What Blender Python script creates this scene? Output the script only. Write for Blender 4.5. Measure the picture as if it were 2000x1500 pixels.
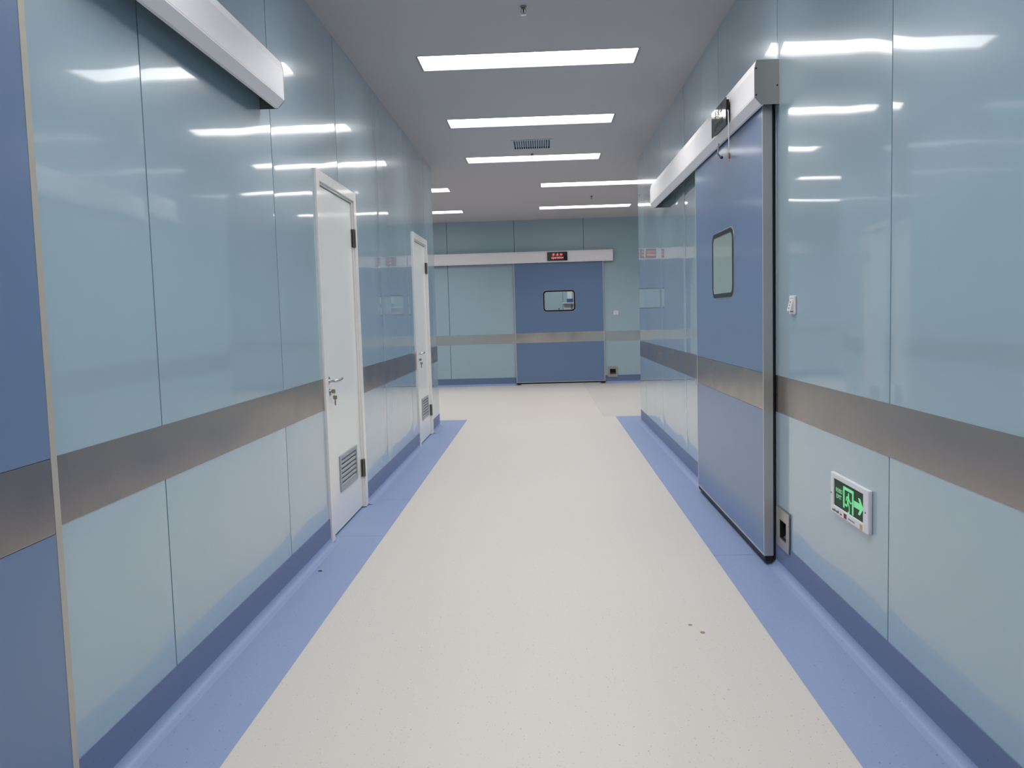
import bpy, bmesh, math, random
from mathutils import Vector, Matrix
for o in list(bpy.data.objects): bpy.data.objects.remove(o)
SC = bpy.context.scene; COL = SC.collection
# ------------------------------------------------------------------ camera
cam_d = bpy.data.cameras.new('camera'); cam = bpy.data.objects.new('camera', cam_d); COL.objects.link(cam)
cam_d.sensor_fit = 'HORIZONTAL'; cam_d.sensor_width = 36.0; cam_d.lens = 1629.93/2000*36.0
cam_d.clip_start = 0.02; cam_d.clip_end = 100
def cam_basis(p, r, y):
    F = Vector((-math.sin(y), math.cos(y), 0)); R = Vector((math.cos(y), math.sin(y), 0)); U = Vector((0, 0, 1))
    F2 = F*math.cos(p)+U*math.sin(p); U2 = U*math.cos(p)-F*math.sin(p)
    return R*math.cos(r)+U2*math.sin(r), U2*math.cos(r)-R*math.sin(r), F2
CR, CU, CF = cam_basis(-0.0806, -0.0282, 0.0375)
cam.matrix_world = Matrix(((CR.x, CU.x, -CF.x, 0), (CR.y, CU.y, -CF.y, 0), (CR.z, CU.z, -CF.z, 1.3), (0, 0, 0, 1)))
SC.camera = cam
# ------------------------------------------------------------------ world, exposure
w = bpy.data.worlds.new('world'); SC.world = w; w.use_nodes = True
w.node_tree.nodes['Background'].inputs[0].default_value = (0.5, 0.6, 0.7, 1); w.node_tree.nodes['Background'].inputs[1].default_value = 0.02
SC.view_settings.view_transform = 'Standard'; SC.view_settings.look = 'None'
SC.view_settings.exposure = 0.0; SC.view_settings.gamma = 1.0; SC.view_settings.use_curve_mapping = False
PANEL_E, LAMP_W, LAMP_SPREAD = 4.8, 15.0, 126.0          # ceiling light panels: glow of the diffuser, power and beam of the lamp in it
XL, XR, YB, H = -1.27, 1.165, 15.76, 3.085
# ------------------------------------------------------------------ materials
def s2l(c):
    c /= 255.0
    return c/12.92 if c <= 0.04045 else ((c+0.055)/1.055)**2.4
def rgb(r, g, b): return (s2l(r), s2l(g), s2l(b), 1)
def mat(name, col, rough=0.5, metal=0.0, coat=0.0, coat_rough=0.03, emit=None, estr=0.0, spec=0.5, trans=0.0, ior=1.5, coat_ior=1.5):
    m = bpy.data.materials.new(name); m.use_nodes = True
    b = m.node_tree.nodes['Principled BSDF']
    b.inputs['Base Color'].default_value = col; b.inputs['Roughness'].default_value = rough
    b.inputs['Metallic'].default_value = metal; b.inputs['Coat Weight'].default_value = coat
    b.inputs['Coat Roughness'].default_value = coat_rough; b.inputs['Coat IOR'].default_value = coat_ior; b.inputs['Specular IOR Level'].default_value = spec
    b.inputs['Transmission Weight'].default_value = trans; b.inputs['IOR'].default_value = ior
    if emit: b.inputs['Emission Color'].default_value = emit; b.inputs['Emission Strength'].default_value = estr
    return m
def nd(m, t, **kw):
    n = m.node_tree.nodes.new(t)
    for k, v in kw.items(): setattr(n, k, v)
    return n
def lk(m, a, b): m.node_tree.links.new(a, b)
def math_n(m, op, a, b=None, c=None):
    n = nd(m, 'ShaderNodeMath', operation=op)
    for i, v in enumerate((a, b, c)):
        if v is None: continue
        if isinstance(v, (int, float)): n.inputs[i].default_value = v
        else: lk(m, v, n.inputs[i])
    return n.outputs[0]
def panel_bump(m, amount, pitch, sx=1.0, sy=1.0, seed=0.0, fine=0.0, start=0.0, pillow=0.0):
    """slow waves in pressed sheet metal, another wave for each panel along local x"""
    tc = nd(m, 'ShaderNodeTexCoord'); sep = nd(m, 'ShaderNodeSeparateXYZ'); lk(m, tc.outputs['Object'], sep.inputs[0])
    q = math_n(m, 'DIVIDE', math_n(m, 'SUBTRACT', sep.outputs[0], start), pitch); k = math_n(m, 'FLOOR', q)
    mp = nd(m, 'ShaderNodeMapping'); mp.inputs['Scale'].default_value = (sx, sy, 1); lk(m, tc.outputs['Object'], mp.inputs[0])
    n = nd(m, 'ShaderNodeTexNoise', noise_dimensions='4D'); n.inputs['Scale'].default_value = 1.0; n.inputs['Detail'].default_value = 0.5
    n.inputs['Roughness'].default_value = 0.3
    lk(m, mp.outputs[0], n.inputs['Vector']); lk(m, math_n(m, 'MULTIPLY_ADD', k, 3.7, seed), n.inputs['W'])
    h = n.outputs['Fac']
    if pillow:      # the sheet turns in slightly at each joint
        e = math_n(m, 'MULTIPLY', math_n(m, 'ABSOLUTE', math_n(m, 'SUBTRACT', math_n(m, 'FRACT', q), 0.5)), 2.0)
        h = math_n(m, 'MULTIPLY_ADD', math_n(m, 'POWER', e, 7.0), -pillow, h)
    if fine:
        f = nd(m, 'ShaderNodeTexNoise'); f.inputs['Scale'].default_value = 28; f.inputs['Detail'].default_value = 2
        lk(m, tc.outputs['Object'], f.inputs['Vector']); h = math_n(m, 'MULTIPLY_ADD', f.outputs['Fac'], fine, h)
    bp = nd(m, 'ShaderNodeBump'); bp.inputs['Strength'].default_value = 1.0; bp.inputs['Distance'].default_value = amount
    lk(m, h, bp.inputs['Height'])
    b = m.node_tree.nodes['Principled BSDF']; lk(m, bp.outputs[0], b.inputs['Normal']); lk(m, bp.outputs[0], b.inputs['Coat Normal'])
    return m
WALLC = (0.335, 0.465, 0.545, 1)
def wall_mat(name, seed, pitch, start, rough=0.21, coat=0.9, coat_rough=0.04):
    return panel_bump(mat(name, WALLC, rough, coat=coat, coat_rough=coat_rough, spec=0.95, coat_ior=1.46), 0.0048, pitch, 2.3, 0.9, seed, start=start, pillow=0.5)
M = {}
M['wall_l'] = wall_mat('wall_enamel_left', 1.0, 1.3175, 2.7125); M['wall_r'] = wall_mat('wall_enamel_right', 5.0, 1.3205, -2.8407); M['wall_b'] = wall_mat('wall_enamel_back', 9.0, 1.27, -0.465, 0.42, 0.25, 0.3)
M['joint'] = mat('joint_sealant', rgb(18, 26, 32), 0.8)
M['core'] = mat('panel_core', rgb(120, 125, 125), 0.8)
M['blue'] = panel_bump(mat('door_blue_enamel', (0.135, 0.212, 0.37, 1), 0.36, coat=0.35, coat_rough=0.12), 0.0022, 5.0, 1.2, 0.9, 3.0, fine=0.012)
M['ceil'] = mat('ceiling_paint', (0.52, 0.50, 0.52, 1), 0.75, spec=0.2)
M['white_door'] = mat('door_white_paint', (0.83, 0.83, 0.80, 1), 0.32, coat=0.3, coat_rough=0.1)
M['white_frame'] = mat('frame_white_paint', (0.86, 0.83, 0.79, 1), 0.28, coat=0.4, coat_rough=0.08)
M['alu'] = mat('header_aluminium', (0.93, 0.90, 0.92, 1), 0.38)
M['edge'] = mat('edge_aluminium', rgb(205, 203, 198), 0.38, metal=0.6)
M['strip'] = mat('strip_beige', rgb(186, 180, 170), 0.4, metal=0.2)
M['chrome'] = mat('satin_chrome', rgb(205, 205, 207), 0.22, metal=1.0)
M['brass'] = mat('nickel_key', rgb(150, 141, 118), 0.4, metal=0.35)
M['hinge'] = mat('hinge_steel', rgb(130, 124, 116), 0.35, metal=0.9)
M['rubber'] = mat('black_rubber', rgb(12, 13, 16), 0.55)
M['black'] = mat('black_gloss', rgb(9, 9, 10), 0.06, spec=0.8)
M['blackframe'] = mat('black_window_frame', rgb(8, 9, 11), 0.3)
M['frost'] = mat('frosted_pane', rgb(150, 170, 163), 0.28, coat=0.4, coat_rough=0.05)
M['glass'] = mat('clear_pane', (0.92, 0.97, 0.95, 1), 0.0, trans=1.0, ior=1.45)
M['plastic'] = mat('white_plastic', rgb(226, 226, 230), 0.3)
M['greyprint'] = mat('grey_print', rgb(120, 122, 126), 0.6)
M['darkprint'] = mat('dark_print', rgb(60, 60, 66), 0.6)
M['redprint'] = mat('red_print', rgb(165, 60, 70), 0.6)
M['maroon'] = mat('maroon_print', rgb(110, 50, 60), 0.6)
M['yellow'] = mat('yellow_sticker', rgb(205, 170, 90), 0.6)
M['signgreen'] = mat('exit_green', rgb(36, 70, 50), 0.5, spec=0.2)
M['mint'] = mat('exit_mint', rgb(130, 222, 155), 0.5, emit=rgb(120, 225, 150), estr=0.32)
M['led'] = mat('led_red', rgb(200, 60, 60), 0.4, emit=(1.0, 0.22, 0.22, 1), estr=1.0)
M['unlit'] = mat('led_unlit', rgb(70, 75, 76), 0.5, spec=0.2)
M['wire'] = mat('white_cable', rgb(205, 205, 210), 0.45)
M['copper'] = mat('orange_plug', rgb(150, 85, 50), 0.4)
M['lightframe'] = mat('light_frame', rgb(150, 147, 148), 0.5)
M['diffuser'] = mat('light_diffuser', (0.9, 0.9, 0.9, 1), 0.4, emit=(1.0, 0.985, 0.965, 1), estr=PANEL_E)
M['ventframe'] = mat('vent_paint', rgb(178, 190, 202), 0.45)
M['ventdark'] = mat('vent_duct', rgb(45, 45, 50), 0.8)
M['louver'] = mat('louver_aluminium', rgb(168, 172, 180), 0.38, metal=0.5)
M['louverdark'] = mat('louver_gap', rgb(30, 32, 36), 0.8)
M['kitblue'] = mat('equipment_blue', rgb(66, 96, 145), 0.4)
M['brown'] = mat('dried_mark', rgb(148, 128, 112), 0.8)
M['debris'] = mat('dark_crumb', rgb(40, 40, 42), 0.8)
# brushed steel guard band
def steel(name, rough=0.24, c=(168, 160, 153)):
    m = mat(name, rgb(*c), rough, metal=0.92)
    tc = nd(m, 'ShaderNodeTexCoord'); mp = nd(m, 'ShaderNodeMapping'); mp.inputs['Scale'].default_value = (2.2, 260, 260)
    lk(m, tc.outputs['Object'], mp.inputs[0])
    n = nd(m, 'ShaderNodeTexNoise'); n.inputs['Scale'].default_value = 1.0; n.inputs['Detail'].default_value = 3; lk(m, mp.outputs[0], n.inputs['Vector'])
    n2 = nd(m, 'ShaderNodeTexNoise'); n2.inputs['Scale'].default_value = 3.0; n2.inputs['Detail'].default_value = 2; lk(m, tc.outputs['Object'], n2.inputs['Vector'])
    b = m.node_tree.nodes['Principled BSDF']
    r = math_n(m, 'MULTIPLY_ADD', n2.outputs['Fac'], 0.22, rough-0.11); lk(m, r, b.inputs['Roughness'])
    bp = nd(m, 'ShaderNodeBump'); bp.inputs['Distance'].default_value = 0.00003; lk(m, n.outputs['Fac'], bp.inputs['Height'])
    bp2 = nd(m, 'ShaderNodeBump'); bp2.inputs['Distance'].default_value = 0.0015; lk(m, n2.outputs['Fac'], bp2.inputs['Height']); lk(m, bp.outputs[0], bp2.inputs['Normal'])
    lk(m, bp2.outputs[0], b.inputs['Normal'])
    return m
M['steel'] = steel('brushed_steel_band'); M['steel_far_lit'] = steel('brushed_steel_far_lit', 0.2, (232, 224, 216)); M['steelplate'] = steel('steel_plate', 0.3, (185, 180, 174))  # far copy: same band steel, bright floor reflection lightened into its colour
# vinyl floor with chips
def vinyl(name, col, dark, mid, rough, mottled, upright=False):
    m = mat(name, col, rough, spec=0.45); b = m.node_tree.nodes['Principled BSDF']
    tco = nd(m, 'ShaderNodeTexCoord').outputs['Object'] if upright else nd(m, 'ShaderNodeNewGeometry').outputs['Position']
    last = None
    base = nd(m, 'ShaderNodeRGB'); base.outputs[0].default_value = col; last = base.outputs[0]
    if mottled:
        n = nd(m, 'ShaderNodeTexNoise'); n.inputs['Scale'].default_value = 1.3; n.inputs['Detail'].default_value = 4; lk(m, tco, n.inputs['Vector'])
        cr = nd(m, 'ShaderNodeValToRGB'); cr.color_ramp.elements[0].position = 0.42; cr.color_ramp.elements[1].position = 0.75
        cr.color_ramp.elements[0].color = (0, 0, 0, 1); cr.color_ramp.elements[1].color = (1, 1, 1, 1); lk(m, n.outputs['Fac'], cr.inputs[0])
        mx = nd(m, 'ShaderNodeMix', data_type='RGBA'); lk(m, math_n(m, 'MULTIPLY', cr.outputs[0], 0.5), mx.inputs[0]); lk(m, last, mx.inputs[6]); mx.inputs[7].default_value = mottled; last = mx.outputs[2]
    for (sc_, rad, dens, c, off) in ((60, 0.095, 0.86, mid, 0.0), (34, 0.062, 0.76, dark, 7.0), (110, 0.15, 0.92, mid, 3.0)):
        mp = nd(m, 'ShaderNodeMapping'); mp.inputs['Location'].default_value = (off, off*0.7, 0); mp.inputs['Scale'].default_value = (1, 0.8, 1); lk(m, tco, mp.inputs[0])
        wn = nd(m, 'ShaderNodeTexNoise'); wn.inputs['Scale'].default_value = 70; lk(m, mp.outputs[0], wn.inputs['Vector'])
        ad = nd(m, 'ShaderNodeVectorMath', operation='MULTIPLY_ADD'); lk(m, wn.outputs['Color'], ad.inputs[0]); ad.inputs[1].default_value = (0.006, 0.006, 0); lk(m, mp.outputs[0], ad.inputs[2])
        v = nd(m, 'ShaderNodeTexVoronoi', voronoi_dimensions='2D'); v.inputs['Scale'].default_value = sc_; lk(m, ad.outputs[0], v.inputs['Vector'])
        sep = nd(m, 'ShaderNodeSeparateColor'); lk(m, v.outputs['Color'], sep.inputs[0])
        on_ = math_n(m, 'MULTIPLY', math_n(m, 'LESS_THAN', v.outputs['Distance'], math_n(m, 'MULTIPLY', sep.outputs[1], rad*1.4)), math_n(m, 'GREATER_THAN', sep.outputs[0], dens))
        mx = nd(m, 'ShaderNodeMix', data_type='RGBA'); lk(m, math_n(m, 'MULTIPLY', on_, 0.6), mx.inputs[0]); lk(m, last, mx.inputs[6]); mx.inputs[7].default_value = c; last = mx.outputs[2]
    lk(m, last, b.inputs['Base Color'])
    return m
M['beige'] = vinyl('floor_beige', (0.61, 0.57, 0.535, 1), rgb(118, 116, 118), rgb(150, 147, 146), 0.42, (0.61, 0.575, 0.525, 1))
M['greybeige'] = vinyl('floor_grey_sheet', (0.55, 0.525, 0.495, 1), rgb(120, 118, 122), rgb(150, 148, 148), 0.42, None)
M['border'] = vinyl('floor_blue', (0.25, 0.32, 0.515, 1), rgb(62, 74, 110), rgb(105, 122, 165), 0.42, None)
M['skirting'] = vinyl('border_blue_shaded', (0.132, 0.178, 0.32, 1), rgb(52, 64, 100), rgb(75, 92, 135), 0.4, None, upright=True)  # border blue darkened: shade on the upright cove face put into the colour
M['weld'] = mat('weld_line', rgb(84, 100, 145), 0.5)
M['weldbeige'] = mat('weld_line_beige', rgb(172, 168, 162), 0.5)
# ------------------------------------------------------------------ builders
class MB:
    def __init__(s): s.v = []; s.f = []; s.m = []
    def add(s, vs, fs, mi=0):
        b = len(s.v); s.v += [tuple(p) for p in vs]; s.f += [tuple(b+i for i in f) for f in fs]; s.m += [mi]*len(fs); return s
    def box(s, x0, x1, y0, y1, z0, z1, mi=0):
        return s.add([(x0,y0,z0),(x1,y0,z0),(x1,y1,z0),(x0,y1,z0),(x0,y0,z1),(x1,y0,z1),(x1,y1,z1),(x0,y1,z1)],
                     [(0,3,2,1),(4,5,6,7),(0,1,5,4),(1,2,6,5),(2,3,7,6),(3,0,4,7)], mi)
    def prism(s, pts, a0, a1, axes='uvw', mi=0):
        """2-D outline pts swept from a0 to a1; axes: which local axis gets outline x, outline y, the sweep"""
        ix = {'u': 0, 'v': 1, 'w': 2}; n = len(pts)
        def P(p, a):
            q = [0, 0, 0]; q[ix[axes[0]]] = p[0]; q[ix[axes[1]]] = p[1]; q[ix[axes[2]]] = a; return q
        vs = [P(p, a0) for p in pts]+[P(p, a1) for p in pts]
        fs = [tuple(range(n))[::-1], tuple(range(n, 2*n))]+[(i, (i+1) % n, n+(i+1) % n, n+i) for i in range(n)]
        return s.add(vs, fs, mi)
    def ring(s, outer, inner, w0, w1, mi=0):
        n = len(outer); vs = [(p[0], p[1], w0) for p in outer]+[(p[0], p[1], w0) for p in inner]+[(p[0], p[1], w1) for p in outer]+[(p[0], p[1], w1) for p in inner]
        fs = []
        for i in range(n):
            j = (i+1) % n
            fs += [(i, n+i, n+j, j), (2*n+i, 2*n+j, 3*n+j, 3*n+i), (i, j, 2*n+j, 2*n+i), (n+i, 3*n+i, 3*n+j, n+j)]
        return s.add(vs, fs, mi)
    def tube(s, pts, r, n=10, mi=0):
        pts = [Vector(p) for p in pts]; rs = r if isinstance(r, (list, tuple)) else [r]*len(pts)
        up = None; rings = []
        for i, p in enumerate(pts):
            t = (pts[min(i+1, len(pts)-1)]-pts[max(i-1, 0)]).normalized()
            if up is None:
                up = t.orthogonal().normalized()
            up = (up-t*up.dot(t)); up = up.normalized() if up.length > 1e-6 else t.orthogonal().normalized()
            sd = t.cross(up)
            rings.append([p+(up*math.cos(2*math.pi*k/n)+sd*math.sin(2*math.pi*k/n))*rs[i] for k in range(n)])
        vs = [q for rg in rings for q in rg]; fs = []
        for i in range(len(pts)-1):
            for k in range(n):
                fs.append((i*n+k, i*n+(k+1) % n, (i+1)*n+(k+1) % n, (i+1)*n+k))
        fs += [tuple(range(n))[::-1], tuple(range((len(pts)-1)*n, len(pts)*n))]
        return s.add(vs, fs, mi)
    def lathe(s, prof, axis='w', n=20, c=(0, 0, 0), mi=0):
        """prof: (radius, height) pairs turned about the local axis through c"""
        vs = []
        for r, h in prof:
            for k in range(n):
                a = 2*math.pi*k/n; q = {'w': (r*math.cos(a), r*math.sin(a), h), 'v': (r*math.sin(a), h, r*math.cos(a)), 'u': (h, r*math.cos(a), r*math.sin(a))}[axis]
                vs.append((q[0]+c[0], q[1]+c[1], q[2]+c[2]))
        fs = [(i*n+k, i*n+(k+1) % n, (i+1)*n+(k+1) % n, (i+1)*n+k) for i in range(len(prof)-1) for k in range(n)]
        fs += [tuple(range(n))[::-1], tuple(range((len(prof)-1)*n, len(prof)*n))]
        return s.add(vs, fs, mi)
    def build(s, name, mats, parent=None, mw=None, smooth=False, bevel=0.0, seg=2):
        me = bpy.data.meshes.new(name); me.from_pydata(s.v, [], s.f); me.update()
        for x in (mats if isinstance(mats, (list, tuple)) else [mats]): me.materials.append(M[x])
        for p, mi in zip(me.polygons, s.m): p.material_index = mi
        bm = bmesh.new(); bm.from_mesh(me); bmesh.ops.recalc_face_normals(bm, faces=bm.faces); bm.to_mesh(me); bm.free()
        if smooth:
            for p in me.polygons: p.use_smooth = True
            me.set_sharp_from_angle(angle=math.radians(38))
        o = bpy.data.objects.new(name, me); COL.objects.link(o)
        if parent is not None: o.parent = parent
        if mw is not None: o.matrix_world = mw if parent is None else o.matrix_world
        if mw is not None and parent is not None: o.matrix_local = mw
        if bevel:
            b = o.modifiers.new('bevel', 'BEVEL'); b.width = bevel; b.segments = seg; b.limit_method = 'ANGLE'; b.angle_limit = math.radians(40)
        return o
def frame(origin, u, v):
    u = Vector(u); v = Vector(v); n = u.cross(v)
    return Matrix(((u.x, v.x, n.x, origin[0]), (u.y, v.y, n.y, origin[1]), (u.z, v.z, n.z, origin[2]), (0, 0, 0, 1)))
def on_left(y, z=0, off=0): return frame((XL+off, y, z), (0, 1, 0), (0, 0, 1))      # local x runs down the corridor, y up, z out of the wall
def on_right(y, z=0, off=0): return frame((XR-off, y, z), (0, -1, 0), (0, 0, 1))
def on_back(x, z=0, off=0): return frame((x, YB-off, z), (1, 0, 0), (0, 0, 1))
def on_ceiling(x, y, z=H): return frame((x, y, z), (1, 0, 0), (0, -1, 0))
def thing(name, mw, label, cat, group=None, kind=None):
    o = bpy.data.objects.new(name, None); COL.objects.link(o); o.matrix_world = mw; o.empty_display_size = 0.1
    return tag(o, label, cat, group, kind)
def tag(o, label=None, cat=None, group=None, kind=None):
    if label: o['label'] = label
    if cat: o['category'] = cat
    if group: o['group'] = group
    if kind: o['kind'] = kind
    return o
def copy_tree(o, parent=None):
    c = o.copy(); COL.objects.link(c)
    if parent is not None: c.parent = parent
    for ch in list(o.children): copy_tree(ch, c)
    return c
def rrect(x0, x1, y0, y1, r, n=8):
    out = []
    for cx, cy, a0 in ((x1-r, y1-r, 0), (x0+r, y1-r, 90), (x0+r, y0+r, 180), (x1-r, y0+r, 270)):
        for k in range(n+1):
            a = math.radians(a0+90*k/n); out.append((cx+r*math.cos(a), cy+r*math.sin(a)))
    return out
def cells(u0, u1, v0, v1, holes):
    """the rectangle less its rectangular holes, as rectangles"""
    hs = [(max(a, u0), min(b, u1), max(c, v0), min(d, v1)) for a, b, c, d in holes if a < u1 and b > u0 and c < v1 and d > v0]
    us = sorted({u0, u1, *[q for h in hs for q in h[:2]]}); out = []
    for a, b in zip(us, us[1:]):
        m_ = (a+b)/2; spans = sorted((c, d) for p, q, c, d in hs if p < m_ < q); v = v0
        for c, d in spans:
            if c > v: out.append((a, b, v, c))
            v = max(v, d)
        if v < v1: out.append((a, b, v, v1))
    return out
def text_part(name, body, width, origin, material, parent, height=None, bold=0.0, thick=0.0006):
    """lettering as a thin mesh on its parent's face, its centre at origin"""
    cu = bpy.data.curves.new(name, 'FONT'); cu.body = body; cu.size = 1.0; cu.align_x = 'CENTER'; cu.align_y = 'CENTER'; cu.offset = bold; cu.resolution_u = 4
    t = bpy.data.objects.new(name, cu); COL.objects.link(t); bpy.context.view_layer.update()
    dg = bpy.context.evaluated_depsgraph_get(); me = bpy.data.meshes.new_from_object(t.evaluated_get(dg)); bpy.data.objects.remove(t); bpy.data.curves.remove(cu)
    xs = [v.co.x for v in me.vertices]; ys = [v.co.y for v in me.vertices]
    if not xs: return None
    cx, cy = (min(xs)+max(xs))/2, (min(ys)+max(ys))/2; k = width/(max(xs)-min(xs)); ky = height/(max(ys)-min(ys)) if height else k
    for v in me.vertices: v.co = Vector(((v.co.x-cx)*k, (v.co.y-cy)*ky, 0))
    bm = bmesh.new(); bm.from_mesh(me); r = bmesh.ops.extrude_face_region(bm, geom=bm.faces[:])
    bmesh.ops.translate(bm, vec=(0, 0, thick), verts=[g for g in r['geom'] if isinstance(g, bmesh.types.BMVert)])
    bmesh.ops.recalc_face_normals(bm, faces=bm.faces); bm.to_mesh(me); bm.free()
    me.materials.clear(); me.materials.append(M[material]); o = bpy.data.objects.new(name, me); COL.objects.link(o); o.parent = parent; o.location = origin
    return o
def stroke(mb, pts, wd, w0, w1, mi=0):
    for (a, b) in zip(pts, pts[1:]):
        d = Vector((b[0]-a[0], b[1]-a[1])).normalized(); n = Vector((-d.y, d.x))*wd/2
        mb.prism([(a[0]+n.x, a[1]+n.y), (b[0]+n.x, b[1]+n.y), (b[0]-n.x, b[1]-n.y), (a[0]-n.x, a[1]-n.y)], w0, w1, mi=mi)
    for p in pts: mb.prism([(p[0]+wd/2*math.cos(k*math.pi/5), p[1]+wd/2*math.sin(k*math.pi/5)) for k in range(10)], w0, w1, mi=mi)
# ------------------------------------------------------------------ setting: walls
def wall(name, mw, u0, u1, joints, mat_, holes=(), label=None, v0=0.0, v1=H):
    mb = MB(); g = 0.0036; js = [u0]+[j for j in sorted(joints) if u0+0.02 < j < u1-0.02]+[u1]
    for i, (a, b) in enumerate(zip(js, js[1:])):
        a2 = a+(g if i else 0); b2 = b-(g if i < len(js)-2 else 0)
        for c in cells(a2, b2, v0, v1, holes): mb.box(c[0], c[1], c[2], c[3], -0.05, 0, 0)
        if i:
            for c in cells(a-g, a+g, v0, v1, holes): mb.box(c[0], c[1], c[2], c[3], -0.05, -0.009, 1)
    for c in cells(u0, u1, v0, v1, holes): mb.box(c[0], c[1], c[2], c[3], -0.14, -0.05, 2)
    o = mb.build(name, [mat_, 'joint', 'core'], mw=mw); return tag(o, label, 'wall', kind='structure')
JL = [2.7125-1.3175*3, 2.7125-1.3175*2, 1.395, 2.7125, 4.027, 5.344, 6.665, 8.005, 9.293]
JR = [2.8407-1.3205*k for k in (3, 2, 1)]+[2.8407, 4.1734, 5.5051, 6.8002, 8.1464, 9.446]
JB = [-5.555, -4.285, -3.015, -1.74, -0.477, 0.817, 2.1, 3.37, 4.64]
YS = -5.0; YLE, YRE = 10.05, 9.99; XA, XZ = -6.0, 6.0
D1, D2 = 5.275, 8.868          # centres of the two white doors along the left wall
dh = [(D1-0.495, D1+0.495, 0, 2.16), (D2-0.495, D2+0.495, 0, 2.16)]
wall('wall_left', on_left(0), YS, YLE, JL, 'wall_l', dh, 'glossy pale blue panelled corridor wall on the left with two white doors')
SR = (4.07, 0.22)              # foot switch beside the right sliding door
wall('wall_right', on_right(0), -YRE, -YS, [-j for j in JR], 'wall_r', [(-SR[0]-0.05, -SR[0]+0.062, SR[1]-0.052, SR[1]+0.042)], 'glossy pale blue panelled corridor wall on the right with the exit sign')
SB = (1.318, 0.215)
DB = 0.335                     # centre of the far sliding door
wall('wall_back', on_back(0), XA, XZ, JB, 'wall_b', [(DB-0.75, DB+0.75, 0, 2.2), (SB[0]-0.055, SB[0]+0.055, SB[1]-0.05, SB[1]+0.05)], 'far pale blue panelled wall across the end of the hall')
wall('wall_hall_left', frame((XA, 0, 0), (0, 1, 0), (0, 0, 1)), YLE-0.14, YB+0.14, [11.3, 12.6, 13.9, 15.2], 'wall_l', label='pale blue wall closing the cross hall on the left')
wall('wall_hall_right', frame((XZ, 0, 0), (0, -1, 0), (0, 0, 1)), -YB-0.14, -YRE+0.14, [-15.2, -13.9, -12.6, -11.3], 'wall_r', label='pale blue wall closing the cross hall on the right')
wall('wall_hall_front_left', frame((0, YLE, 0), (-1, 0, 0), (0, 0, 1)), -XL+0.14, -XA, [2.6, 3.9, 5.2], 'wall_b', label='near wall of the cross hall left of the corridor mouth')
wall('wall_hall_front_right', frame((0, YRE, 0), (-1, 0, 0), (0, 0, 1)), -XZ, -XR-0.14, [-5.1, -3.8, -2.5], 'wall_b', label='near wall of the cross hall right of the corridor mouth')
wall('wall_rear', frame((0, YS, 0), (-1, 0, 0), (0, 0, 1)), -XR-0.14, -XL+0.14, [0.05], 'wall_b', label='pale blue wall closing the corridor behind the camera')
# floor
fl = MB()
def quad(pts, mi, z=0.0):
    fl.add([(x, y, z) for x, y in pts], [(0, 1, 2, 3)], mi)
SLI = -0.981
def sri(y): return 0.868+0.0038*y
YF = 10.58
quad([(SLI, YS-0.14), (sri(YS), YS-0.14), (sri(YF), YF), (SLI, YF)], 0)
quad([(XL-0.14, YS-0.14), (SLI, YS-0.14), (SLI, YLE), (XL-0.14, YLE)], 1)
quad([(sri(YS), YS-0.14), (XR+0.14, YS-0.14), (XR+0.14, YRE), (sri(YRE), YRE)], 1)
quad([(XA, YLE-0.14), (XL-0.14, YLE-0.14), (XL-0.14, YF), (XA, YF)], 1)
quad([(XL-0.14, YLE), (SLI, YLE), (SLI, YF), (XL-0.14, YF)], 1)
quad([(sri(YRE), YRE), (XR+0.14, YRE), (XR+0.14, YF), (sri(YF), YF)], 1)
quad([(XR+0.14, YRE-0.14), (XZ, YRE-0.14), (XZ, YF), (XR+0.14, YF)], 1)
quad([(XA, YF), (0.76, YF), (0.76, YB+0.14), (XA, YB+0.14)], 0)
quad([(0.76, YF), (XZ, YF), (XZ, YB+0.14), (0.76, YB+0.14)], 2)
for (xa, xb, y) in ((XL+0.03, SLI, 4.93), (XL+0.03, SLI, 5.93), (0.884, XR-0.03, 4.40), (0.891, XR-0.03, 6.17)):
    quad([(xa, y-0.0013), (xb, y-0.0013), (xb, y+0.0013), (xa, y+0.0013)], 3, 0.0004)
for (xa, xb, ya, yb) in ((SLI-0.001, SLI+0.001, YS, YF), (0.7585, 0.7615, YF, YB)):
    quad([(xa, ya), (xb, ya), (xb, yb), (xa, yb)], 4, 0.0004)
for k in range(6):
    a, b = YS+(YF-YS)*k/6, YS+(YF-YS)*(k+1)/6
    quad([(sri(a)-0.001, a), (sri(a)+0.001, a), (sri(b)+0.001, b), (sri(b)-0.001, b)], 4, 0.0004)
fo = fl.build('floor', ['beige', 'border', 'greybeige', 'weld', 'weldbeige']); tag(fo, 'speckled beige vinyl floor with periwinkle blue borders along both walls', 'floor', kind='structure')
fb = fo.modifiers.new('thickness', 'SOLIDIFY'); fb.thickness = 0.0; fo.modifiers.remove(fb)
# ceiling with openings for the lights and the vent
LW_, LD_ = 1.505, 0.335
LIGHTS = [(-0.05, 6.0), (-0.055, 7.845), (-0.05, 9.67), (0.79, 11.66), (0.765, 14.1), (-2.0, 11.8), (-2.04, 14.23),
          (3.6, 11.66), (3.6, 14.1), (-4.8, 11.8), (-4.8, 14.2),
          (-0.05, 4.16), (-0.05, 2.32), (-0.05, 0.48)]
VX, VY, VW, VD = -0.055, 8.88, 0.375, 0.43
holes = [(x-LW_/2-0.016, x+LW_/2+0.016, y-LD_/2-0.012, y+LD_/2+0.012) for x, y in LIGHTS]+[(VX-VW/2, VX+VW/2, VY-VD/2, VY+VD/2)]
cb = MB()
for x0, x1, y0, y1 in ((XL-0.14, XR+0.14, YS-0.14, YRE-0.14), (XA-0.14, XZ+0.14, YRE-0.14, YB+0.14)):
    for c in cells(x0, x1, y0, y1, holes): cb.box(c[0], c[1], c[2], c[3], H, H+0.1)
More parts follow.
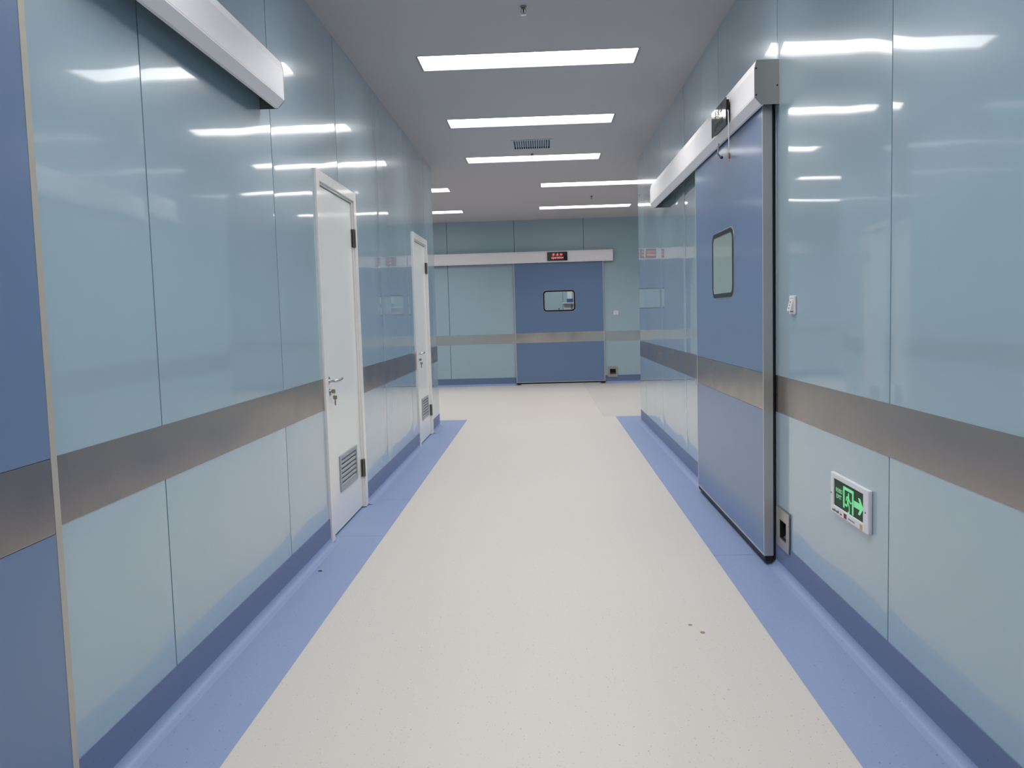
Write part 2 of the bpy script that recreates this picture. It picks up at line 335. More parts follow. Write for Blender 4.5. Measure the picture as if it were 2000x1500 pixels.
tag(cb.build('ceiling', 'ceil'), 'plain grey white ceiling over the corridor and hall', 'ceiling', kind='structure')
# coved base and steel guard bands
ZC = 0.149
prof = [(0, ZC), (0.003, ZC), (0.003, 0.036)]+[(0.036-0.033*math.cos(a), 0.036-0.033*math.sin(a)-0.0015*0) for a in [math.radians(15*k) for k in range(1, 7)]]+[(0.046, 0.0004), (0.046, 0.0), (0, 0)]
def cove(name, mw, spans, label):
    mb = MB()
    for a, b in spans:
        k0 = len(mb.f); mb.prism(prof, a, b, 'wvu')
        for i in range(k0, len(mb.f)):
            if max(mb.v[q][1] for q in mb.f[i]) < 0.04: mb.m[i] = 1  # fillet and foot keep the plain border blue, upright face the shaded copy
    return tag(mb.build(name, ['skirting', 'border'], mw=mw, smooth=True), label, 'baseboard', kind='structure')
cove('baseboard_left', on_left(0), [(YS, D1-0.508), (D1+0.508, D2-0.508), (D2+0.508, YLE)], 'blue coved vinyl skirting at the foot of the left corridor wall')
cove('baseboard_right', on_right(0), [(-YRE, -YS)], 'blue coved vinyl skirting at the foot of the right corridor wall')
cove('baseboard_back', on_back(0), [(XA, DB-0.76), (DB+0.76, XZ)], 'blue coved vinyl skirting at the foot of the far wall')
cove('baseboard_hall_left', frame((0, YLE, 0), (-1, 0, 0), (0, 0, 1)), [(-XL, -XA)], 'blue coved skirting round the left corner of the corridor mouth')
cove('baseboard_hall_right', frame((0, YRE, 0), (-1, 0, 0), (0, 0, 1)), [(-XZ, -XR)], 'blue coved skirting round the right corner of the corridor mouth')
Z0, Z1 = 0.790, 0.972
def band(name, mw, spans, label, material='steel'):
    mb = MB()
    for a, b in spans: mb.box(a, b, Z0, Z1, 0.0, 0.0015)
    return tag(mb.build(name, material, mw=mw), label, 'trim', kind='structure')
band('trim_1', on_left(0), [(YS, D1-0.508), (D1+0.508, D2-0.508), (D2+0.508, YLE)], 'brushed steel guard band along the left corridor wall')
band('trim_2', on_right(0), [(-YRE, -YS)], 'brushed steel guard band along the right corridor wall')
band('trim_3', on_back(0), [(XA, DB-0.76), (DB+0.76, XZ)], 'brushed steel guard band along the far wall', 'steel_far_lit')
# ------------------------------------------------------------------ white hinged doors (structure)
def white_door(n, yc, label):
    r = thing('door_%d' % n, on_left(yc), label, 'door', kind='structure')
    w0, w1 = -0.508, 0.508; ht = 2.172; jw = 0.068; pr = 0.014
    mb = MB(); mb.box(w0, w0+jw, 0.004, ht, -0.03, pr); mb.box(w1-jw, w1, 0.004, ht, -0.03, pr); mb.box(w0+jw, w1-jw, ht-0.062, ht, -0.03, pr)
    mb.box(w0+jw, w0+jw+0.012, 0.004, ht-0.062, -0.05, 0.002); mb.box(w1-jw-0.012, w1-jw, 0.004, ht-0.062, -0.05, 0.002); mb.box(w0+jw+0.012, w1-jw-0.012, ht-0.074, ht-0.062, -0.05, 0.002)
    mb.build('door_frame', 'white_frame', r, bevel=0.003)
    lf = MB(); a, b, t = w0+jw+0.015, w1-jw-0.015, ht-0.079; lu0, lu1, lv0, lv1 = -0.153, 0.263, 0.262, 0.438
    for c in cells(a, b, 0.014, t, [(lu0, lu1, lv0, lv1)]): lf.box(c[0], c[1], c[2], c[3], -0.048, -0.010)
    leaf = lf.build('door_leaf', 'white_door', r)
    # louvre grille in the lower leaf
    gr = MB(); gr.ring([(lu0-0.03, lv0-0.025), (lu1+0.03, lv0-0.025), (lu1+0.03, lv1+0.025), (lu0-0.03, lv1+0.025)], [(lu0, lv0), (lu1, lv0), (lu1, lv1), (lu0, lv1)], -0.0105, -0.002)
    g = gr.build('louver_grille', 'louver', leaf, bevel=0.002)
    sl = MB()
    for k in range(6):
        v = lv0+(lv1-lv0)*(k+0.5)/6
        sl.prism([(-0.034, v-0.004+0.012), (-0.030, v+0.016), (-0.006, v-0.002), (-0.006, v-0.014), (-0.010, v-0.011)], lu0, lu1, 'wvu')
    sl.build('louver_slats', 'louver', g); bk = MB(); bk.box(lu0, lu1, lv0, lv1, -0.046, -0.040); bk.build('louver_backing', 'louverdark', g)
    # lever handle on a round rose, with the lock below
    hu = a+0.062; h = MB(); h.lathe([(0.0, -0.0105), (0.026, -0.0105), (0.026, -0.002), (0.022, 0.0), (0.011, 0.0), (0.0, 0.0)], c=(hu, 0.948, 0), n=24); rose = h.build('door_handle', 'chrome', leaf, smooth=True)
    lv = MB(); lv.tube([(hu, 0.948, -0.002), (hu, 0.948, 0.030), (hu+0.004, 0.948, 0.041), (hu+0.016, 0.948, 0.046), (hu+0.06, 0.948, 0.046), (hu+0.10, 0.950, 0.045), (hu+0.132, 0.953, 0.043), (hu+0.135, 0.953, 0.043)], [0.0095, 0.0095, 0.0095, 0.0095, 0.009, 0.009, 0.009, 0.006], 14)
    lv.build('lever', 'chrome', rose, smooth=True)
    lo = MB(); lo.lathe([(0.0, -0.0105), (0.026, -0.0105), (0.026, -0.002), (0.022, 0.0), (0.0, 0.0)], c=(hu, 0.878, 0), n=24); lock = lo.build('lock_rose', 'chrome', leaf, smooth=True)
    cy = MB(); cy.lathe([(0.0085, -0.001), (0.0085, 0.006), (0.0, 0.006)], c=(hu, 0.886, 0), n=16); cy.box(hu-0.0045, hu+0.0045, 0.862, 0.884, -0.001, 0.006); cy.build('lock_cylinder', 'chrome', lock)
    for z in (0.28, 1.86):
        hm = MB(); hm.lathe([(0.0, -0.062), (0.008, -0.062), (0.008, 0.062), (0.0, 0.062)], 'v', 12, c=(w1-jw-0.010, z, 0.004)); hm.box(w1-jw-0.028, w1-jw-0.010, z-0.06, z+0.06, -0.0095, -0.004)
        hm.box(w1-jw-0.012, w1-jw+0.004, z-0.06, z+0.06, 0.0145, 0.017)
        hm.build('hinge', 'hinge', r, smooth=True)
    return hu
HU = white_door(1, D1, 'nearer white hinged door in the left wall with louvre grille')
white_door(2, D2, 'farther white hinged door in the left wall near the corridor end')
def keys(yc, label):
    r = thing('key_bunch', on_left(yc), label, 'keys', 'key bunches hanging in the white door locks')
    def key(mb, cx, cy, cw, flat):
        head = [(cx+0.013*math.cos(a)*1.0, cy+0.011*math.sin(a)) for a in [2*math.pi*k/14 for k in range(14)]]
        mb.prism(head, cw-0.0012, cw+0.0012)
    a = MB(); z = 0.886
    a.prism(rrect(0.009, 0.032, z-0.012, z+0.012, 0.005, 4), -0.0012, 0.0012, 'wvu'); a.box(-0.001, 0.001, z-0.004, z+0.004, 0.0062, 0.010)
    k1 = a.build('key', 'brass', r, mw=Matrix.Translation((HU, 0, 0)), bevel=0.0005)
    b = MB(); b.tube([(0.0+0.011*math.sin(t), z-0.016+0.012*math.cos(t), 0.026) for t in [2*math.pi*k/16 for k in range(17)]], 0.0009, 6); b.build('key_ring', 'chrome', r, mw=Matrix.Translation((HU+0.003, 0, 0)))
    c = MB(); c.prism(rrect(-0.012, 0.012, -0.031, -0.007, 0.005, 4), -0.0012, 0.0012, 'wvu'); c.prism([(0.004, -0.0312), (0.0042, -0.062), (0.002, -0.066), (-0.002, -0.066), (-0.0045, -0.062), (-0.0045, -0.0312)], -0.001, 0.001, 'wvu')
    c.build('key', 'brass', r, mw=Matrix.Translation((HU+0.003, z-0.018, 0.028)))
keys(D1, 'keys hanging from the lock of the nearer white door')
keys(D2, 'keys hanging from the lock of the farther white door')
# ------------------------------------------------------------------ sliding doors
def sliding_door(n, mw, w, label, window=None, see_through=False, off=0.015, thick=0.045, z0=0.047, strip='edge', near=1, sw=0.012):
    """near: which vertical edge (+1 or -1) carries the broad aluminium edge and seal"""
    r = thing('door_%d' % n, mw, label, 'door', kind='structure')
    hw = w/2; zt = 2.30; w0, w1 = off, off+thick
    hole = []
    if window:
        a, b, c, d = window; hole = [(a+0.012, b-0.012, c+0.012, d-0.012)] if see_through else []
    mb = MB()
    for c_ in cells(-hw+sw, hw-sw, z0+0.01, 0.794, []): mb.box(c_[0], c_[1], c_[2], c_[3], w0, w1)
    for c_ in cells(-hw+sw, hw-sw, 0.984, zt, hole): mb.box(c_[0], c_[1], c_[2], c_[3], w0, w1)
    leaf = mb.build('door_leaf', 'blue', r)
    m2 = MB(); m2.box(-hw+sw, hw-sw, 0.7955, 0.9825, w0, w1); m2.build('guard_band', 'steel_far_lit' if see_through else 'steel', r, bevel=0.001)
    m3 = MB()
    for v in (0.794, 0.9825): m3.box(-hw+sw+0.001, hw-sw-0.001, v, v+0.0015, w0, w1-0.003)
    m3.build('band_groove', 'rubber', r)
    for sgn in (-1, 1):
        e = MB(); e.box(*sorted((sgn*(hw-sw), sgn*hw)), z0, zt, w0-0.001, w1+0.0012); e.build('edge_trim', strip, r, bevel=0.001)
    e = MB(); e.box(-hw+sw, hw-sw, z0, z0+0.01, w0-0.001, w1+0.0012); e.build('bottom_trim', strip, r)
    s = MB(); s.box(-hw+0.004, hw+0.004, z0-0.027, z0, w0+0.001, w1-0.002); s.build('bottom_seal', 'rubber', r, bevel=0.003)
    s = MB()
    a_, b_ = sorted((near*(hw-0.05), near*(hw+0.003))); s.box(a_, b_, z0-0.02, zt-0.03, 0.0045, w0-0.001); s.build('edge_seal', 'rubber', r, bevel=0.002)
    if window:
        a, b, c, d = window
        f = MB(); f.ring(rrect(a, b, c, d, 0.065), rrect(a+0.027, b-0.027, c+0.027, d-0.027, 0.042), w1, w1+0.004); fr = f.build('window_frame', 'blackframe', r)
        l = MB(); l.ring(rrect(a-0.004, b+0.004, c-0.004, d+0.004, 0.068), rrect(a, b, c, d, 0.065), w1, w1+0.002); l.build('window_rim', 'edge', fr)
        p = MB()
        if see_through:
            p.box(a+0.012, b-0.012, c+0.012, d-0.012, w1-0.012, w1-0.006); p.build('glass_pane', 'glass', r)
            l = MB(); l.ring(rrect(a+0.025, b-0.025, c+0.025, d-0.025, 0.044), rrect(a+0.031, b-0.031, c+0.031, d-0.031, 0.038), w1+0.0005, w1+0.003); l.build('window_bead', 'edge', fr)
        else:
            p.prism(rrect(a+0.02, b-0.02, c+0.02, d-0.02, 0.045), w1-0.002, w1+0.0015); p.build('glass_pane', 'frost', r)
            l = MB(); l.ring(rrect(a+0.025, b-0.025, c+0.025, d-0.025, 0.044), rrect(a+0.029, b-0.029, c+0.029, d-0.029, 0.040), w1+0.001, w1+0.003); l.build('window_bead', 'edge', fr)
    return r
sliding_door(3, on_left(1.115), 1.80, 'blue sliding door at the left picture edge with beige edge strip', off=0.010, strip='strip', near=-1, sw=0.026)
sliding_door(4, on_right(5.113), 1.80, 'large blue sliding door on the right wall with greenish vision panel', window=(-0.322, 0.263, 1.378, 1.778))
sliding_door(5, on_back(DB), 1.67, 'blue sliding door in the far wall with clear vision panel', window=(DB*0-0.298, 0.303, 1.372, 1.765), see_through=True, off=0.008, thick=0.042)
def header(mw, half, label):
    r = thing('sliding_door_track_cover', mw, label, 'door track cover', 'aluminium track covers above the blue sliding doors')
    out = [(0.0, 2.490), (0.106, 2.490), (0.115, 2.452), (0.115, 2.318), (0.084, 2.284), (0.070, 2.284), (0.070, 2.291), (0.081, 2.293), (0.111, 2.322), (0.111, 2.45), (0.104, 2.484), (0.0, 2.484)]
    mb = MB(); mb.prism(out, -half, half, 'wvu'); mb.box(-half, half, 2.325, 2.329, 0.1150, 0.1158, 0)
    mb.build('cover_profile', 'alu', r)
    t = MB(); t.box(-half+0.01, half-0.01, 2.36, 2.47, 0.004, 0.066); t.build('track_rail', 'rubber', r)
    capo = [(0.0, 2.492), (0.1065, 2.492), (0.1165, 2.453), (0.1165, 2.317), (0.085, 2.282), (0.0, 2.282)]
    for s in (-1, 1):
        c = MB(); a, b = sorted((s*half, s*(half+0.003))); c.prism(capo, a, b, 'wvu'); cap = c.build('end_cap', 'steelplate', r)
        for (w_, v_) in ((0.112, 2.452), (0.008, 2.370), (0.110, 2.328)):
            q = MB(); q.lathe([(0.0, 0.0), (0.0042, 0.0), (0.0042, 0.0015), (0.0, 0.0025)] if s > 0 else [(0.0, 0.0), (0.0042, 0.0), (0.0042, -0.0015), (0.0, -0.0025)], 'u', 12, c=(s*(half+0.003), v_, min(w_, 0.108) if w_ > 0.05 else w_)); q.build('screw', 'blackframe', cap)
    return r
header(on_left(1.957), 1.93, 'grey aluminium track cover high on the left wall, cut by the top picture edge')
header(on_right(6.08), 1.93, 'long grey aluminium track cover on the right wall above the blue door')
header(on_back(-0.582), 1.93, 'silver track cover on the far wall above the blue sliding door')
# ------------------------------------------------------------------ illuminated signs "operation"
def op_sign(mw, lit, label, wd, ht, base):
    r = thing('operation_sign', mw, label, 'sign')
    b = MB(); b.box(-wd/2+0.012, wd/2-0.012, -ht/2+0.01, ht/2-0.01, base, base+0.016); b.build('sign_housing', 'rubber', r)
    f = MB(); f.box(-wd/2, wd/2, -ht/2, ht/2, base+0.016, base+0.021); fc = f.build('sign_face', 'black', r, bevel=0.001)
    m_ = 'led' if lit else 'unlit'
    text_part('lettering', '手 术 中', 0.19, (0, 0.030, base+0.021), m_, r, bold=0.012)
    text_part('lettering', 'operation', 0.225, (0, -0.028, base+0.021), m_, r, bold=0.02)
    return r
op_sign(on_back(0.32, 2.388, 0), True, 'black lit sign with red lettering on the far track cover', 0.372, 0.162, 0.1165)
so = op_sign(on_right(4.838, 2.377), False, 'unlit black sign with loose white cable on the right wall track cover', 0.378, 0.142, 0.1225)
c = MB(); c.tube([(0.172, 0.0, 0.128), (0.20, -0.002, 0.135), (0.232, -0.012, 0.140), (0.244, -0.04, 0.142), (0.252, -0.09, 0.143), (0.262, -0.16, 0.144), (0.272, -0.225, 0.146), (0.275, -0.245, 0.146)], 0.0032, 8); cb_ = c.build('cable', 'wire', so, smooth=True); cb_['label'] = 'loose white cable'
c = MB(); c.tube([(0.275, -0.243, 0.146), (0.276, -0.250, 0.146), (0.278, -0.268, 0.146), (0.279, -0.274, 0.146)], [0.004, 0.006, 0.006, 0.004], 10); pl = c.build('plug', 'copper', cb_, smooth=True)
c = MB(); c.box(0.2755, 0.2770, -0.286, -0.272, 0.1445, 0.1475); c.box(0.2805, 0.2820, -0.286, -0.272, 0.1445, 0.1475); c.build('plug_pins', 'chrome', cb_)
r = thing('hanging_cable', on_right(5.0), 'short white cable with black plug hanging below the right track cover', 'cable')
c = MB(); c.tube([(-0.095, 2.292, 0.090), (-0.096, 2.275, 0.090), (-0.102, 2.250, 0.091), (-0.104, 2.232, 0.092)], 0.0045, 8); c.build('cable', 'wire', r, smooth=True)
c = MB(); c.tube([(-0.118, 2.236, 0.090), (-0.104, 2.230, 0.092), (-0.06, 2.213, 0.094), (-0.02, 2.197, 0.096), (0.0, 2.192, 0.097), (0.03, 2.184, 0.098), (0.04, 2.181, 0.098)], [0.004, 0.005, 0.0045, 0.0045, 0.008, 0.009, 0.004], 10); c.build('plug', 'rubber', r, smooth=True)
# ------------------------------------------------------------------ exit sign
r = thing('exit_sign', on_right(3.172, 0.563), 'white framed green exit sign with running figure, low on the right wall', 'sign')
m = MB(); pu0, pu1, pv0, pv1 = -0.163, 0.143, -0.049, 0.059
o4 = [(-0.194, -0.081), (0.194, -0.081), (0.194, 0.081), (-0.194, 0.081)]; i4 = [(pu0, pv0), (pu1, pv0), (pu1, pv1), (pu0, pv1)]
m.ring(o4, i4, 0.0, 0.017); sf = m.build('sign_frame', 'plastic', r, bevel=0.004)
m = MB(); m.box(pu0, pu1, pv0, pv1, 0.004, 0.012); m.build('sign_panel', 'signgreen', r)
W0, W1 = 0.012, 0.0128
m = MB(); du0, du1 = -0.065, 0.042; T = 0.014
m.box(du0, du0+T, pv0+0.012, 0.047, W0, W1); m.box(du1-T, du1, pv0+0.003, 0.047, W0, W1); m.box(du0+T, du1-T, 0.047-0.012, 0.047, W0, W1)
stroke(m, [(-0.009, 0.023)], 0.013, W0, W1)                               # head
stroke(m, [(-0.010, 0.012), (-0.016, -0.008)], 0.015, W0, W1)               # trunk
stroke(m, [(-0.010, 0.012), (0.007, -0.004), (0.019, -0.004)], 0.007, W0, W1)     # leading arm
stroke(m, [(-0.012, 0.014), (-0.028, 0.010), (-0.033, -0.002)], 0.007, W0, W1)    # trailing arm
stroke(m, [(-0.014, -0.008), (-0.002, -0.022), (0.0, -0.038)], 0.008, W0, W1)    # front leg
stroke(m, [(-0.018, -0.008), (-0.025, -0.024), (-0.043, -0.022)], 0.008, W0, W1)  # back leg
stroke(m, [(-0.012, -0.045), (0.0, -0.045)], 0.006, W0, W1)
m.build('running_figure', 'mint', r)
m = MB(); m.prism([(0.046, -0.010), (0.103, -0.010), (0.088, -0.029), (0.106, -0.029), (0.139, 0.002), (0.106, 0.033), (0.088, 0.033), (0.103, 0.014), (0.046, 0.014)], W0, W1); m.build('arrow', 'mint', r)
text_part('lettering', '安全出口', 0.070, (-0.112, 0.018, W0), 'mint', r, height=0.018, bold=0.01)
text_part('lettering', 'EXIT', 0.056, (-0.112, -0.007, W0), 'mint', r, height=0.016, bold=0.01)
lab = MB()
random.seed(4)
for k in range(9):
    lab.box(-0.172+k*0.0085, -0.172+k*0.0085+0.006, -0.073+random.random()*0.003, -0.066+random.random()*0.005, 0.017, 0.0174, 0)
lab.build('printed_line', 'darkprint', sf)
lab = MB(); lab.box(-0.088, -0.066, -0.072, -0.066, 0.017, 0.0174); lab.build('red_mark', 'redprint', sf)
lab = MB(); lab.box(-0.046, -0.016, -0.075, -0.056, 0.017, 0.0174); lab.build('maroon_label', 'maroon', sf)
lab = MB()
for k in range(6): lab.box(0.0+k*0.012, 0.0+k*0.012+0.006, -0.070, -0.064, 0.017, 0.0174, 0)
lab.build('printed_line', 'darkprint', sf)
lab = MB(); lab.box(0.118, 0.142, -0.077, -0.057, 0.017, 0.0174); lab.build('yellow_sticker', 'yellow', sf)
for u in (-0.186, 0.169):
    q = MB(); q.lathe([(0.0, 0.017), (0.004, 0.017), (0.004, 0.0175), (0.0, 0.018)], c=(u, -0.004, 0), n=12); q.build('screw', 'darkprint', sf)
# ------------------------------------------------------------------ wall switches and foot switches
def switch(mw, label, d):
    r = thing('wall_switch', mw, label, 'switch')
    m = MB(); m.prism(rrect(-0.043, 0.043, -0.043, 0.043, 0.006, 4), 0.0, 0.010); m.build('switch_plate', 'plastic', r, bevel=0.003)
    m = MB(); m.prism([(0.010, 0.027), (0.012, 0.027), (0.010+d, -0.027), (0.010, -0.027)], -0.026, 0.026, 'wvu'); rk = m.build('rocker', 'plastic', r, bevel=0.001)
    m = MB(); m.box(-0.030, 0.030, 0.029, 0.0305, 0.010, 0.0103); m.build('upper_slot', 'greyprint', r); m = MB(); m.box(-0.028, 0.028, -0.0315, -0.028, 0.010, 0.0103); m.build('lower_slot', 'greyprint', r)
    t = math.atan2(d-0.002, 0.054); mk = MB()
    for v, s in ((0.014, 0.008), (0.0, 0.006), (-0.014, 0.008)):
        ww = 0.012+(d-0.002)*(0.027-v)/0.054
        mk.add([(-s, v-0.003, ww+0.0008+(d-0.002)*0.003/0.054), (s, v-0.003, ww+0.0008+(d-0.002)*0.003/0.054), (s, v+0.003, ww+0.0008), (-s, v+0.003, ww+0.0008)], [(0, 1, 2, 3)])
    mk.build('rocker_marking', 'greyprint', rk)
switch(on_right(3.912, 1.317), 'white rocker switch on the right wall beside the sliding door', 0.016)
switch(on_back(1.394, 1.314), 'white wall switch on the far wall right of the blue door', 0.005)
def foot(mw, hw, hh, hole, label):
    r = thing('foot_switch', mw, label, 'switch')
    a, b, c_, d = hole
    m = MB(); m.ring([(-hw, -hh), (hw, -hh), (hw, hh), (-hw, hh)], [(a, c_), (b, c_), (b, d), (a, d)], 0.0045, 0.011); m.build('face_plate', 'steelplate', r, bevel=0.0015)
    m = MB(); e = 0.0005; t = 0.003
    a, b, c_, d = a+e, b-e, c_+e, d-e
    m.box(a, b, c_, d, -0.048, -0.045); m.box(a, a+t, c_, d, -0.045, 0.006); m.box(b-t, b, c_, d, -0.045, 0.006); m.box(a+t, b-t, c_, c_+t, -0.045, 0.006); m.box(a+t, b-t, d-t, d, -0.045, 0.006)
    m.build('recess', 'rubber', r)
    m = MB(); m.prism([(-0.044, c_+t), (-0.006, c_+t), (-0.03, c_+0.022), (-0.044, c_+0.022)], a+t+0.004, b-t-0.004, 'wvu'); m.build('pedal', 'steelplate', r)
foot(on_right(SR[0], SR[1]), 0.104, 0.098, (-0.05, 0.062, -0.052, 0.042), 'recessed steel foot switch plate beside the right sliding door')
foot(on_back(SB[0], SB[1]), 0.094, 0.102, (-0.055, 0.055, -0.05, 0.05), 'recessed steel foot switch plate on the far wall by the door')
# ------------------------------------------------------------------ ceiling lights
lr = thing('ceiling_light', on_ceiling(*LIGHTS[0]), 'x', 'ceiling light', 'recessed white ceiling light panels')
m = MB(); a, b = LW_/2, LD_/2; m.ring([(-a-0.0158, -b-0.0118), (a+0.0158, -b-0.0118), (a+0.0158, b+0.0118), (-a-0.0158, b+0.0118)], [(-a, -b), (a, -b), (a, b), (-a, b)], -0.045, 0.0008); m.build('light_frame', 'lightframe', lr)
m = MB(); m.box(-a, a, -b, b, -0.036, -0.018); m.build('light_diffuser', 'diffuser', lr)
ld = bpy.data.lights.new('lamp', 'AREA'); ld.shape = 'RECTANGLE'; ld.size = LW_; ld.size_y = LD_; ld.energy = LAMP_W; ld.spread = math.radians(LAMP_SPREAD); ld.color = (1.0, 0.985, 0.965)
lo_ = bpy.data.objects.new('lamp', ld); COL.objects.link(lo_); lo_.parent = lr; lo_.rotation_euler = (math.pi, 0, 0); lo_.location = (0, 0, -0.0165)
LL = ['long ceiling light panel nearest the camera, top of the picture', 'second ceiling light panel from the top, in front of the air vent', 'third ceiling light panel, just behind the air vent',
      'ceiling light panel in the hall, right, running behind the right corridor wall', 'ceiling light panel in the hall, right, closest to the far wall', 'short visible ceiling light in the hall behind the left corridor wall, upper', 'short visible ceiling light in the hall behind the left corridor wall, lower one']
HID = ['hall ceiling light panel hidden far right, front row', 'hall ceiling light panel hidden far right, back row', 'hall ceiling light panel hidden far left, front row', 'hall ceiling light panel hidden far left, back row',
       'corridor ceiling light panel just above the top picture edge', 'second corridor ceiling light panel above the picture edge', 'corridor ceiling light panel over the camera', 'corridor ceiling light panel just behind the camera', 'corridor ceiling light panel farthest behind the camera']
for i, (x, y) in enumerate(LIGHTS):
    o = lr if i == 0 else copy_tree(lr)
    o.matrix_world = on_ceiling(x, y); o['label'] = (LL+HID)[i]
# air vent
r = thing('ceiling_vent', on_ceiling(VX, VY), 'blue grey ceiling air vent grille between the second and third lights', 'vent')
a, b = VW/2, VD/2
m = MB(); m.ring([(-a-0.028, -b-0.028), (a+0.028, -b-0.028), (a+0.028, b+0.028), (-a-0.028, b+0.028)], [(-a+0.001, -b+0.001), (a-0.001, -b+0.001), (a-0.001, b-0.001), (-a+0.001, b-0.001)], 0.0, 0.006); m.build('vent_frame', 'ventframe', r, bevel=0.001)
m = MB()
for k in range(1, 16): x = -a+VW*k/16; m.box(x-0.0045, x+0.0045, -b+0.002, b-0.002, -0.012, 0.003)
m.build('vent_blades', 'ventframe', r)
m = MB()
for k in range(1, 5): y = -b+VD*k/5; m.box(-a+0.002, a-0.002, y-0.002, y+0.002, -0.030, 0.0015)
m.build('cross_blades', 'ventframe', r)
m = MB(); m.ring([(-a+0.0005, -b+0.0005), (a-0.0005, -b+0.0005), (a-0.0005, b-0.0005), (-a+0.0005, b-0.0005)], [(-a+0.0015, -b+0.0015), (a-0.0015, -b+0.0015), (a-0.0015, b-0.0015), (-a+0.0015, b-0.0015)], -0.09, -0.0002); m.box(-a+0.001, a-0.001, -b+0.001, b-0.001, -0.095, -0.09); m.build('duct', 'ventdark', r)
# sprinklers
sp = thing('fire_sprinkler', on_ceiling(-0.06, 4.985), 'x', 'sprinkler', 'pendent sprinkler heads on the ceiling')
m = MB(); m.lathe([(0.0, 0.0), (0.019, 0.0), (0.019, 0.003), (0.012, 0.008), (0.011, 0.016), (0.0, 0.016)], n=20); m.build('sprinkler_body', 'hinge', sp, smooth=True)
m = MB()
for s in (-1, 1): m.tube([(s*0.011, 0, 0.012), (s*0.0145, 0, 0.022), (s*0.014, 0, 0.032), (s*0.009, 0, 0.040), (0.0, 0, 0.044)], 0.0022, 8)
m.build('sprinkler_arms', 'chrome', sp, smooth=True)
m = MB(); m.tube([(0, 0, 0.016), (0, 0, 0.026), (0, 0, 0.038)], 0.0028, 10); m.build('glass_bulb', 'blackframe', sp, smooth=True)
m = MB(); m.lathe([(0.0, 0.0435), (0.009, 0.044), (0.0175, 0.0465), (0.0175, 0.0480), (0.0, 0.0470)], n=20); m.build('deflector', 'chrome', sp, smooth=True)
for i, (x, y, lb) in enumerate(((-0.06, 4.985, 'small metal sprinkler head at the top picture edge, before the first light'), (-0.06, 9.40, 'small sprinkler head beside the third ceiling light, behind the vent'), (0.80, 12.85, 'tiny sprinkler head between the two right hall lights'))):
    o = sp if i == 0 else copy_tree(sp)
    o.matrix_world = on_ceiling(x, y); o['label'] = lb
# ------------------------------------------------------------------ marks on the floor
def blob(name, x, y, a, b, z, material, label, cat, group=None):
    m = MB(); n = 16; m.add([(a*math.cos(2*math.pi*k/n)*(1+0.12*math.sin(3*k)), b*math.sin(2*math.pi*k/n), 0) for k in range(n)]+[(a*0.7*math.cos(2*math.pi*k/n), b*0.7*math.sin(2*math.pi*k/n), z) for k in range(n)],
                            [tuple(range(n))[::-1], tuple(range(n, 2*n))]+[(k, (k+1) % n, n+(k+1) % n, n+k) for k in range(n)])
    o = m.build(name, material, mw=Matrix.Translation((x, y, 0.0006))); tag(o, label, cat, group)
blob('dirt_spot', 0.586, 3.405, 0.009, 0.010, 0.0006, 'brown', 'smaller flat brown spot on the beige floor, farther of the two', 'dirt spot')
blob('dirt_spot', 0.621, 3.32, 0.010, 0.013, 0.0006, 'brown', 'larger flat brown spot on the beige floor, nearer of the two', 'dirt spot')
blob('debris_crumb', -1.19, 4.235, 0.011, 0.004, 0.004, 'debris', 'tiny dark crumb on the left blue floor border', 'debris')
# ------------------------------------------------------------------ the operating room seen through the far door's pane
def plain(name, b6, material, label, cat):
    m = MB(); m.box(*b6); return tag(m.build(name, material), label, cat, kind='structure')
RB0, RB1 = YB+0.14, 19.4
wall('wall_theatre_back', frame((0, RB1, 0), (1, 0, 0), (0, 0, 1)), -1.6, 2.6, [-0.80, 0.50, 1.8], 'wall_b', label='teal wall of the room behind the far door')
plain('wall_theatre_left', (-1.7, -1.6, RB0, RB1+0.1, 0, H), 'wall_b', 'left side wall of the room behind the far door', 'wall')
plain('wall_theatre_right', (2.6, 2.7, RB0, RB1+0.1, 0, H), 'wall_b', 'right side wall of the room behind the far door', 'wall')
plain('floor_theatre', (-1.7, 2.7, RB0, RB1+0.1, -0.05, 0.0), 'beige', 'floor of the room behind the far door', 'floor')
plain('ceiling_theatre', (-1.7, 2.7, RB0, RB1+0.1, H, H+0.1), 'ceil', 'ceiling of the room behind the far door', 'ceiling')
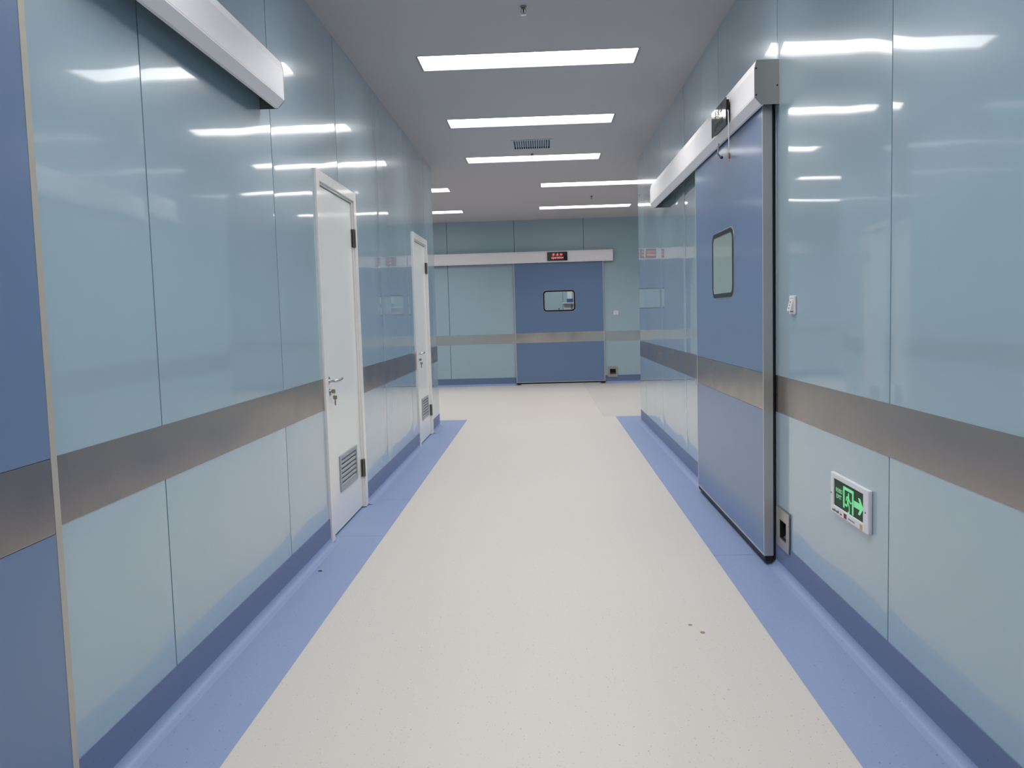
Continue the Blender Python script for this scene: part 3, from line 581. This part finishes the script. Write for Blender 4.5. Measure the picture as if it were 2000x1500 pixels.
for yy, lb in ((16.9, 'added unseen light panel brightening the room behind the far door, nearer the door'), (18.4, 'added unseen light panel brightening the room behind the far door, nearer its back wall')):  # unseen lamps added to brighten the view through the pane
    o = copy_tree(lr); o.matrix_world = on_ceiling(0.3, yy, H-0.046); o['label'] = lb
r = thing('medical_pendant', Matrix.Translation((0.60, 17.7, 0)), 'white equipment pendant seen through the far door pane', 'equipment')
m = MB(); m.box(-0.05, 0.05, -0.05, 0.05, 1.62, H); m.build('ceiling_column', 'plastic', r, bevel=0.01)
m = MB(); m.box(-0.13, 0.13, -0.10, 0.10, 0.9, 1.54); m.build('pendant_head', 'plastic', r, bevel=0.01)
m = MB(); m.box(-0.15, 0.19, -0.14, 0.12, 1.54, 1.56); m.build('shelf', 'plastic', r)
m = MB(); m.box(-0.06, 0.07, -0.09, 0.08, 1.56, 1.64); m.build('blue_monitor', 'kitblue', r, bevel=0.006)
m = MB(); m.tube([(0.04, -0.15, 1.52), (0.04, -0.16, 1.4), (0.03, -0.17, 1.28), (0.05, -0.16, 1.1)], 0.009, 8); m.tube([(-0.12, -0.16, 1.15), (-0.10, -0.18, 1.3), (-0.03, -0.18, 1.36), (0.03, -0.17, 1.35)], 0.008, 8); m.build('hose', 'rubber', r, smooth=True)
m = MB(); m.tube([(0.10, -0.14, 1.50), (0.2, -0.2, 1.56), (0.28, -0.24, 1.62)], 0.012, 8); m.build('arm', 'plastic', r, smooth=True)
r = thing('trolley_stand', Matrix.Translation((0.37, 17.5, 0)), 'small white trolley with black instrument seen through the far door pane', 'equipment')
m = MB(); m.box(-0.14, 0.08, -0.12, 0.12, 0.12, 1.24); m.build('trolley_body', 'plastic', r, bevel=0.01)
for sx in (-0.11, 0.05):
    for sy in (-0.09, 0.09):
        m = MB(); m.lathe([(0.0, -0.015), (0.05, -0.015), (0.05, 0.015), (0.0, 0.015)], 'u', 14, c=(sx, sy, 0.05)); m.box(sx-0.01, sx+0.01, sy-0.01, sy+0.01, 0.05, 0.12); m.build('castor', 'rubber', r)
m = MB(); m.lathe([(0.0, 1.24), (0.05, 1.24), (0.03, 1.30), (0.012, 1.34), (0.01, 1.44), (0.0, 1.45)], 'w', 14); m.build('instrument', 'blackframe', r, smooth=True)
